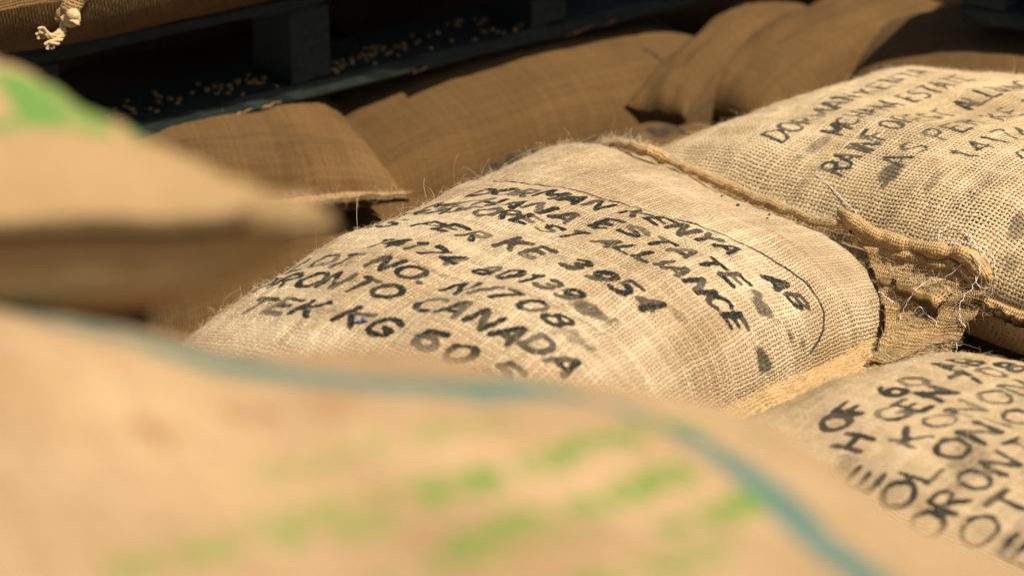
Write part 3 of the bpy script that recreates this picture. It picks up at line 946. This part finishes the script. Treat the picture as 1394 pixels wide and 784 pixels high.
sF, rF = back_sack(rect((-.015, 3.285), 35, .76, .42), .212, .105, .10, JF, "long smooth brown jute sack lying under the edge of the green pallet", 61, pinch=.02,
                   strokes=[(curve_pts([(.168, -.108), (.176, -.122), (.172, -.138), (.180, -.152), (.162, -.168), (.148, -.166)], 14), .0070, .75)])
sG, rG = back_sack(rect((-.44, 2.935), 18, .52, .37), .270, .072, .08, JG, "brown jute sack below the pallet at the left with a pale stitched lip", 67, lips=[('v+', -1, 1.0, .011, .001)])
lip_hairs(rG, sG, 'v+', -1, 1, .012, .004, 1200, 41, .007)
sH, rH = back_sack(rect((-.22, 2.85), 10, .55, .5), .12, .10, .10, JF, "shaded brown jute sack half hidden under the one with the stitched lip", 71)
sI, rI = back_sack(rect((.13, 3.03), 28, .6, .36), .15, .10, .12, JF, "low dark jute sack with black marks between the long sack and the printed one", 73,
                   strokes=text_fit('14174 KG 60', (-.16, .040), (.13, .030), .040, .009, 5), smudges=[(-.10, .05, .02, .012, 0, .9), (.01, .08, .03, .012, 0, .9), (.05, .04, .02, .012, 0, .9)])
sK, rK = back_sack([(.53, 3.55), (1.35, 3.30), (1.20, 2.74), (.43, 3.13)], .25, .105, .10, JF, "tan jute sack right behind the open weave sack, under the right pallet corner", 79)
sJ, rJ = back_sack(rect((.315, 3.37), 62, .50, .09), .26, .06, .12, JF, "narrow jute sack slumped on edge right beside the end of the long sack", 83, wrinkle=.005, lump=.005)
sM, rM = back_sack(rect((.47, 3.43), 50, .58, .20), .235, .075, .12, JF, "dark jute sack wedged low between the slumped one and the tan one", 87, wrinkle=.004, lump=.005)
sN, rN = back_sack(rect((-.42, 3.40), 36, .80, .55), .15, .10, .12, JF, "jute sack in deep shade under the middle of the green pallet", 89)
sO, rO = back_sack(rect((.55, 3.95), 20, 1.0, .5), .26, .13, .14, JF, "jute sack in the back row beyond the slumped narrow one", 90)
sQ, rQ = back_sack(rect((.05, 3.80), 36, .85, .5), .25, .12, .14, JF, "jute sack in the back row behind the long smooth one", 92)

# ================================================================== pallets
def board(parent, name, o, ux, uy, lx, ly, lz, z, seed, mat=WOOD):
    """a sawn board with worn edges: o plan corner, ux/uy plan axes"""
    r = np.random.default_rng(seed)
    nx = max(4, int(lx / .03))
    prof = [(0.004, 0), (ly - .004, 0), (ly, .004), (ly, lz - .004), (ly - .004, lz), (.004, lz), (0, lz - .004), (0, .004)]
    V = []
    for i in range(nx + 1):
        for (b, c) in prof:
            j = r.normal(0, .0009, 2)
            q = o + ux * (lx * i / nx) + uy * (b + j[0])
            V.append((q[0], q[1], z + c + j[1]))
    n = 8
    F = []
    for i in range(nx):
        for k in range(n):
            k2 = (k + 1) % n
            F.append((i * n + k, (i + 1) * n + k, (i + 1) * n + k2, i * n + k2))
    F.append(tuple(range(n)))
    F.append(tuple(nx * n + k for k in reversed(range(n))))
    return mesh_obj(name, np.array(V), F, mat, parent, np.array(parent.location), smooth=False)


def pallet(label, o, yaw, z, length, depth, seed, blocks):
    ux = np.array([math.cos(R(yaw)), math.sin(R(yaw))])
    uy = np.array([-math.sin(R(yaw)), math.cos(R(yaw))])
    o = np.array(o, float)
    r = empty("wooden_pallet", (o[0], o[1], z), label, "pallet")
    k = seed
    for j, dy in enumerate((0, depth / 2 - .05, depth - .10)):
        board(r, "bottom_board", o + uy * dy, ux, uy, length, .13 if j == 0 else .10, .022, z, k + j)
        for b in blocks:
            board(r, "block", o + uy * (dy + .001) + ux * b, ux, uy, .060, .098, .105, z + .0222, k + 10 + j)
        board(r, "stringer_board", o + uy * dy, ux, uy, length, .10, .020, z + .1274, k + 20 + j)
    nb = int(length / .115)
    for i in range(nb):
        board(r, "deck_board", o + ux * (i * length / nb + .002) + uy * (-.002), uy, ux, depth, .121, .018, z + .1476, k + 40 + i)
    return r, o, ux, uy


pal, po, pux, puy = pallet("dark green painted wooden pallet carrying a sack, with spilled beans on its lower boards", (-.62, 2.752), 36, .333, 1.17, .8, 500, [.02, .41, .80, 1.10])
pal2, *_ = pallet("corner of a second dark green pallet above the tan sack at the upper right", (.622, 3.19), -30, .378, 1.0, .8, 700, [0, .43, .87])
sR, rR = back_sack(rect((.17, 3.52), 36, .86, .62), .582, .11, .12, JG, "second brown jute sack on the green pallet, to the right of the knotted one", 95)
sL, rL = back_sack(rect((-.55, 3.045), 36, .90, .66), .582, .11, .12, JG, "brown jute sack on top of the green pallet with a tied knot at its corner", 91)

# lower layers that carry the sacks in view, and one added light-blocking sack
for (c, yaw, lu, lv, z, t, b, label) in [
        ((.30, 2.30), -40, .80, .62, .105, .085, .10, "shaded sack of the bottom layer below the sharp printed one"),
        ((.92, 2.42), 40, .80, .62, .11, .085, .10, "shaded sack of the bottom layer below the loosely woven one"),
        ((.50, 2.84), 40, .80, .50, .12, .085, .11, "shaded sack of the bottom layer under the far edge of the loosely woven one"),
        ((-.60, 3.66), 36, .95, .40, .20, .16, .19, "tall sack added behind the green pallet to block light through its rear"),  # added sack, keeps light from coming through the back of the pallet
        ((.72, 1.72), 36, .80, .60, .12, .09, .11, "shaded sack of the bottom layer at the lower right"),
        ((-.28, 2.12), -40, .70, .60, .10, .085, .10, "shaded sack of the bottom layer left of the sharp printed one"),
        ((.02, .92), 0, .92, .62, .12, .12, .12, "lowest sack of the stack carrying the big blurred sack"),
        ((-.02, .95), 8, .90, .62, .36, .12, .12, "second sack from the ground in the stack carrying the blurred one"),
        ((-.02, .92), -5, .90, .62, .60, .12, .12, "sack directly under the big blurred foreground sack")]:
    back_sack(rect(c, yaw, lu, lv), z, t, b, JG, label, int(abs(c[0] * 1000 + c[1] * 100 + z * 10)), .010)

# tied corner hanging from the sack on the pallet
NECK = [[(-0.5, 2.7, 0.599), (-0.51, 2.69, 0.58), (-0.517, 2.685, 0.563), (-0.521, 2.685, 0.554)], [(-0.544, 2.7, 0.599), (-0.537, 2.69, 0.58), (-0.529, 2.685, 0.566), (-0.522, 2.685, 0.555)], [(-0.566, 2.7, 0.584), (-0.551, 2.69, 0.572), (-0.536, 2.685, 0.561), (-0.523, 2.685, 0.553)]]
for q, K in enumerate(NECK):
    C_ = curve_pts(K, 40)
    V, F = tubes([C_], [np.linspace(.022, .006, 40) * (1 + .12 * vnoise(np.linspace(0, 8, 40), np.zeros(40), 90 + q))], 14)
    L_ = np.repeat(np.linspace(0, .06, 40), 14)
    mesh_obj("gathered_corner", V, F, JL, rL, np.array(rL.location), uv=np.stack([np.tile(np.minimum(np.arange(14), 14 - np.arange(14)) * .006, 40), L_], 1))
K_ = np.array([(-0.522, 2.68, 0.555), (-0.516, 2.677, 0.563), (-0.507, 2.677, 0.563), (-0.503, 2.677, 0.556), (-0.506, 2.675, 0.55), (-0.514, 2.675, 0.549), (-0.519, 2.678, 0.554)])
K_ = K_.mean(0) + (K_ - K_.mean(0)) * .62
K_ = np.vstack([K_, K_[2:5] + [0, -.004, .002]])
V, F = tubes([curve_pts(K_, 60)], [.0066 * (1 + .3 * vnoise(np.linspace(0, 9, 60), np.zeros(60), 5))], 10)
V = V + .0008 * np.stack([vnoise(V[:, 0] * 400, V[:, 2] * 400, k_) for k_ in (1, 2, 3)], 1)
mesh_obj("knot", V, F, JY, rL, np.array(rL.location))
for K, r_ in (([(-0.522, 2.68, 0.553), (-0.522, 2.678, 0.545), (-0.523, 2.672, 0.538), (-0.529, 2.668, 0.532), (-0.538, 2.662, 0.528)], .0032), ([(-0.522, 2.68, 0.553), (-0.524, 2.678, 0.545), (-0.528, 2.672, 0.54), (-0.535, 2.668, 0.538), (-0.542, 2.664, 0.542), (-0.547, 2.66, 0.541)], .0030), ([(-0.537, 2.668, 0.538), (-0.541, 2.664, 0.545), (-0.544, 2.66, 0.548)], .0028)):
    C_ = curve_pts(K, 30)
    rr = np.random.default_rng(int(r_ * 1e5))
    strands = []
    for a in range(4):
        ph = a * np.pi / 2
        tt = np.linspace(0, 9, 30)
        grow = 1 + np.maximum(0, np.linspace(-2, 1.4, 30))
        strands.append(C_ + np.stack([np.cos(tt + ph), np.zeros(30), np.sin(tt + ph)], 1) * (r_ * .6 * grow)[:, None])
    V, F = tubes(strands, [r_ * .62] * 4, 6)
    mesh_obj("cord_end", V, F, JY, rL, np.array(rL.location))

# spilled beans on the lower front board of the pallet
def bean_mesh():
    nu, nv = 10, 7
    V = []
    for j in range(nv):
        b = math.pi * j / (nv - 1)
        for i in range(nu):
            a = 2 * math.pi * i / nu
            x, y, z = math.cos(b) * .0042, math.sin(b) * math.cos(a) * .0030, math.sin(b) * math.sin(a) * .0024
            if z > 0 and abs(y) < .0012:
                z *= .62
            V.append((x, y, z))
    F = [(j * nu + i, j * nu + (i + 1) % nu, (j + 1) * nu + (i + 1) % nu, (j + 1) * nu + i) for j in range(nv - 1) for i in range(nu)]
    me = bpy.data.meshes.new("coffee_bean")
    me.from_pydata(V, [], F)
    for p_ in me.polygons:
        p_.use_smooth = True
    me.materials.append(BEAN)
    return me


bm_ = bean_mesh()
rr = np.random.default_rng(77)
for (n_, a0, a1, lab, grp) in ((46, .16, .395, "small pale bean spilled on the lower pallet board left of its middle block", "beans spilled left of the middle block"),
                               (64, .485, .80, "small pale bean spilled on the lower pallet board right of its middle block", "beans spilled right of the middle block")):
    cl = [(rr.uniform(a0, a1), rr.uniform(.025, .075)) for _ in range(7)]
    for i in range(n_):
        c_ = cl[rr.integers(0, 7)]
        a_ = min(a1, max(a0, c_[0] + rr.normal(0, .032)))
        b_ = min(.12, max(.010, c_[1] + rr.normal(0, .014)))
        q = po + pux * a_ + puy * b_
        o = bpy.data.objects.new("coffee_bean", bm_)
        o.location = (q[0], q[1], .355 + .0026)
        o.rotation_euler = (rr.uniform(-.5, .5), rr.uniform(-.2, .2), rr.uniform(0, 6.28))
        o["label"] = lab
        o["category"] = "bean"
        o["group"] = grp
        col.objects.link(o)

# raw splinters along the lower front edge of the pallet
rs_ = np.random.default_rng(5)
for (a_, l_) in ((.215, .030), (.262, .016), (.300, .055), (.352, .040), (.60, .03), (.86, .05), (.93, .02)):
    n_ = 9
    tt = np.linspace(0, 1, n_)
    rs_.normal(); C_ = np.array([[*(po + pux * (a_ + l_ * t - 0) + puy * (-.0004)), .3345 + .006 * t * (a_ > .25) + .0015 * rs_.normal()] for t in tt])
    V, F = tubes([C_], [.0011 * np.sin(np.pi * (.08 + .84 * tt)) * (1 + .4 * rs_.normal(size=n_))], 5)
    mesh_obj("splinter", V, F, RAW, pal, np.array(pal.location))
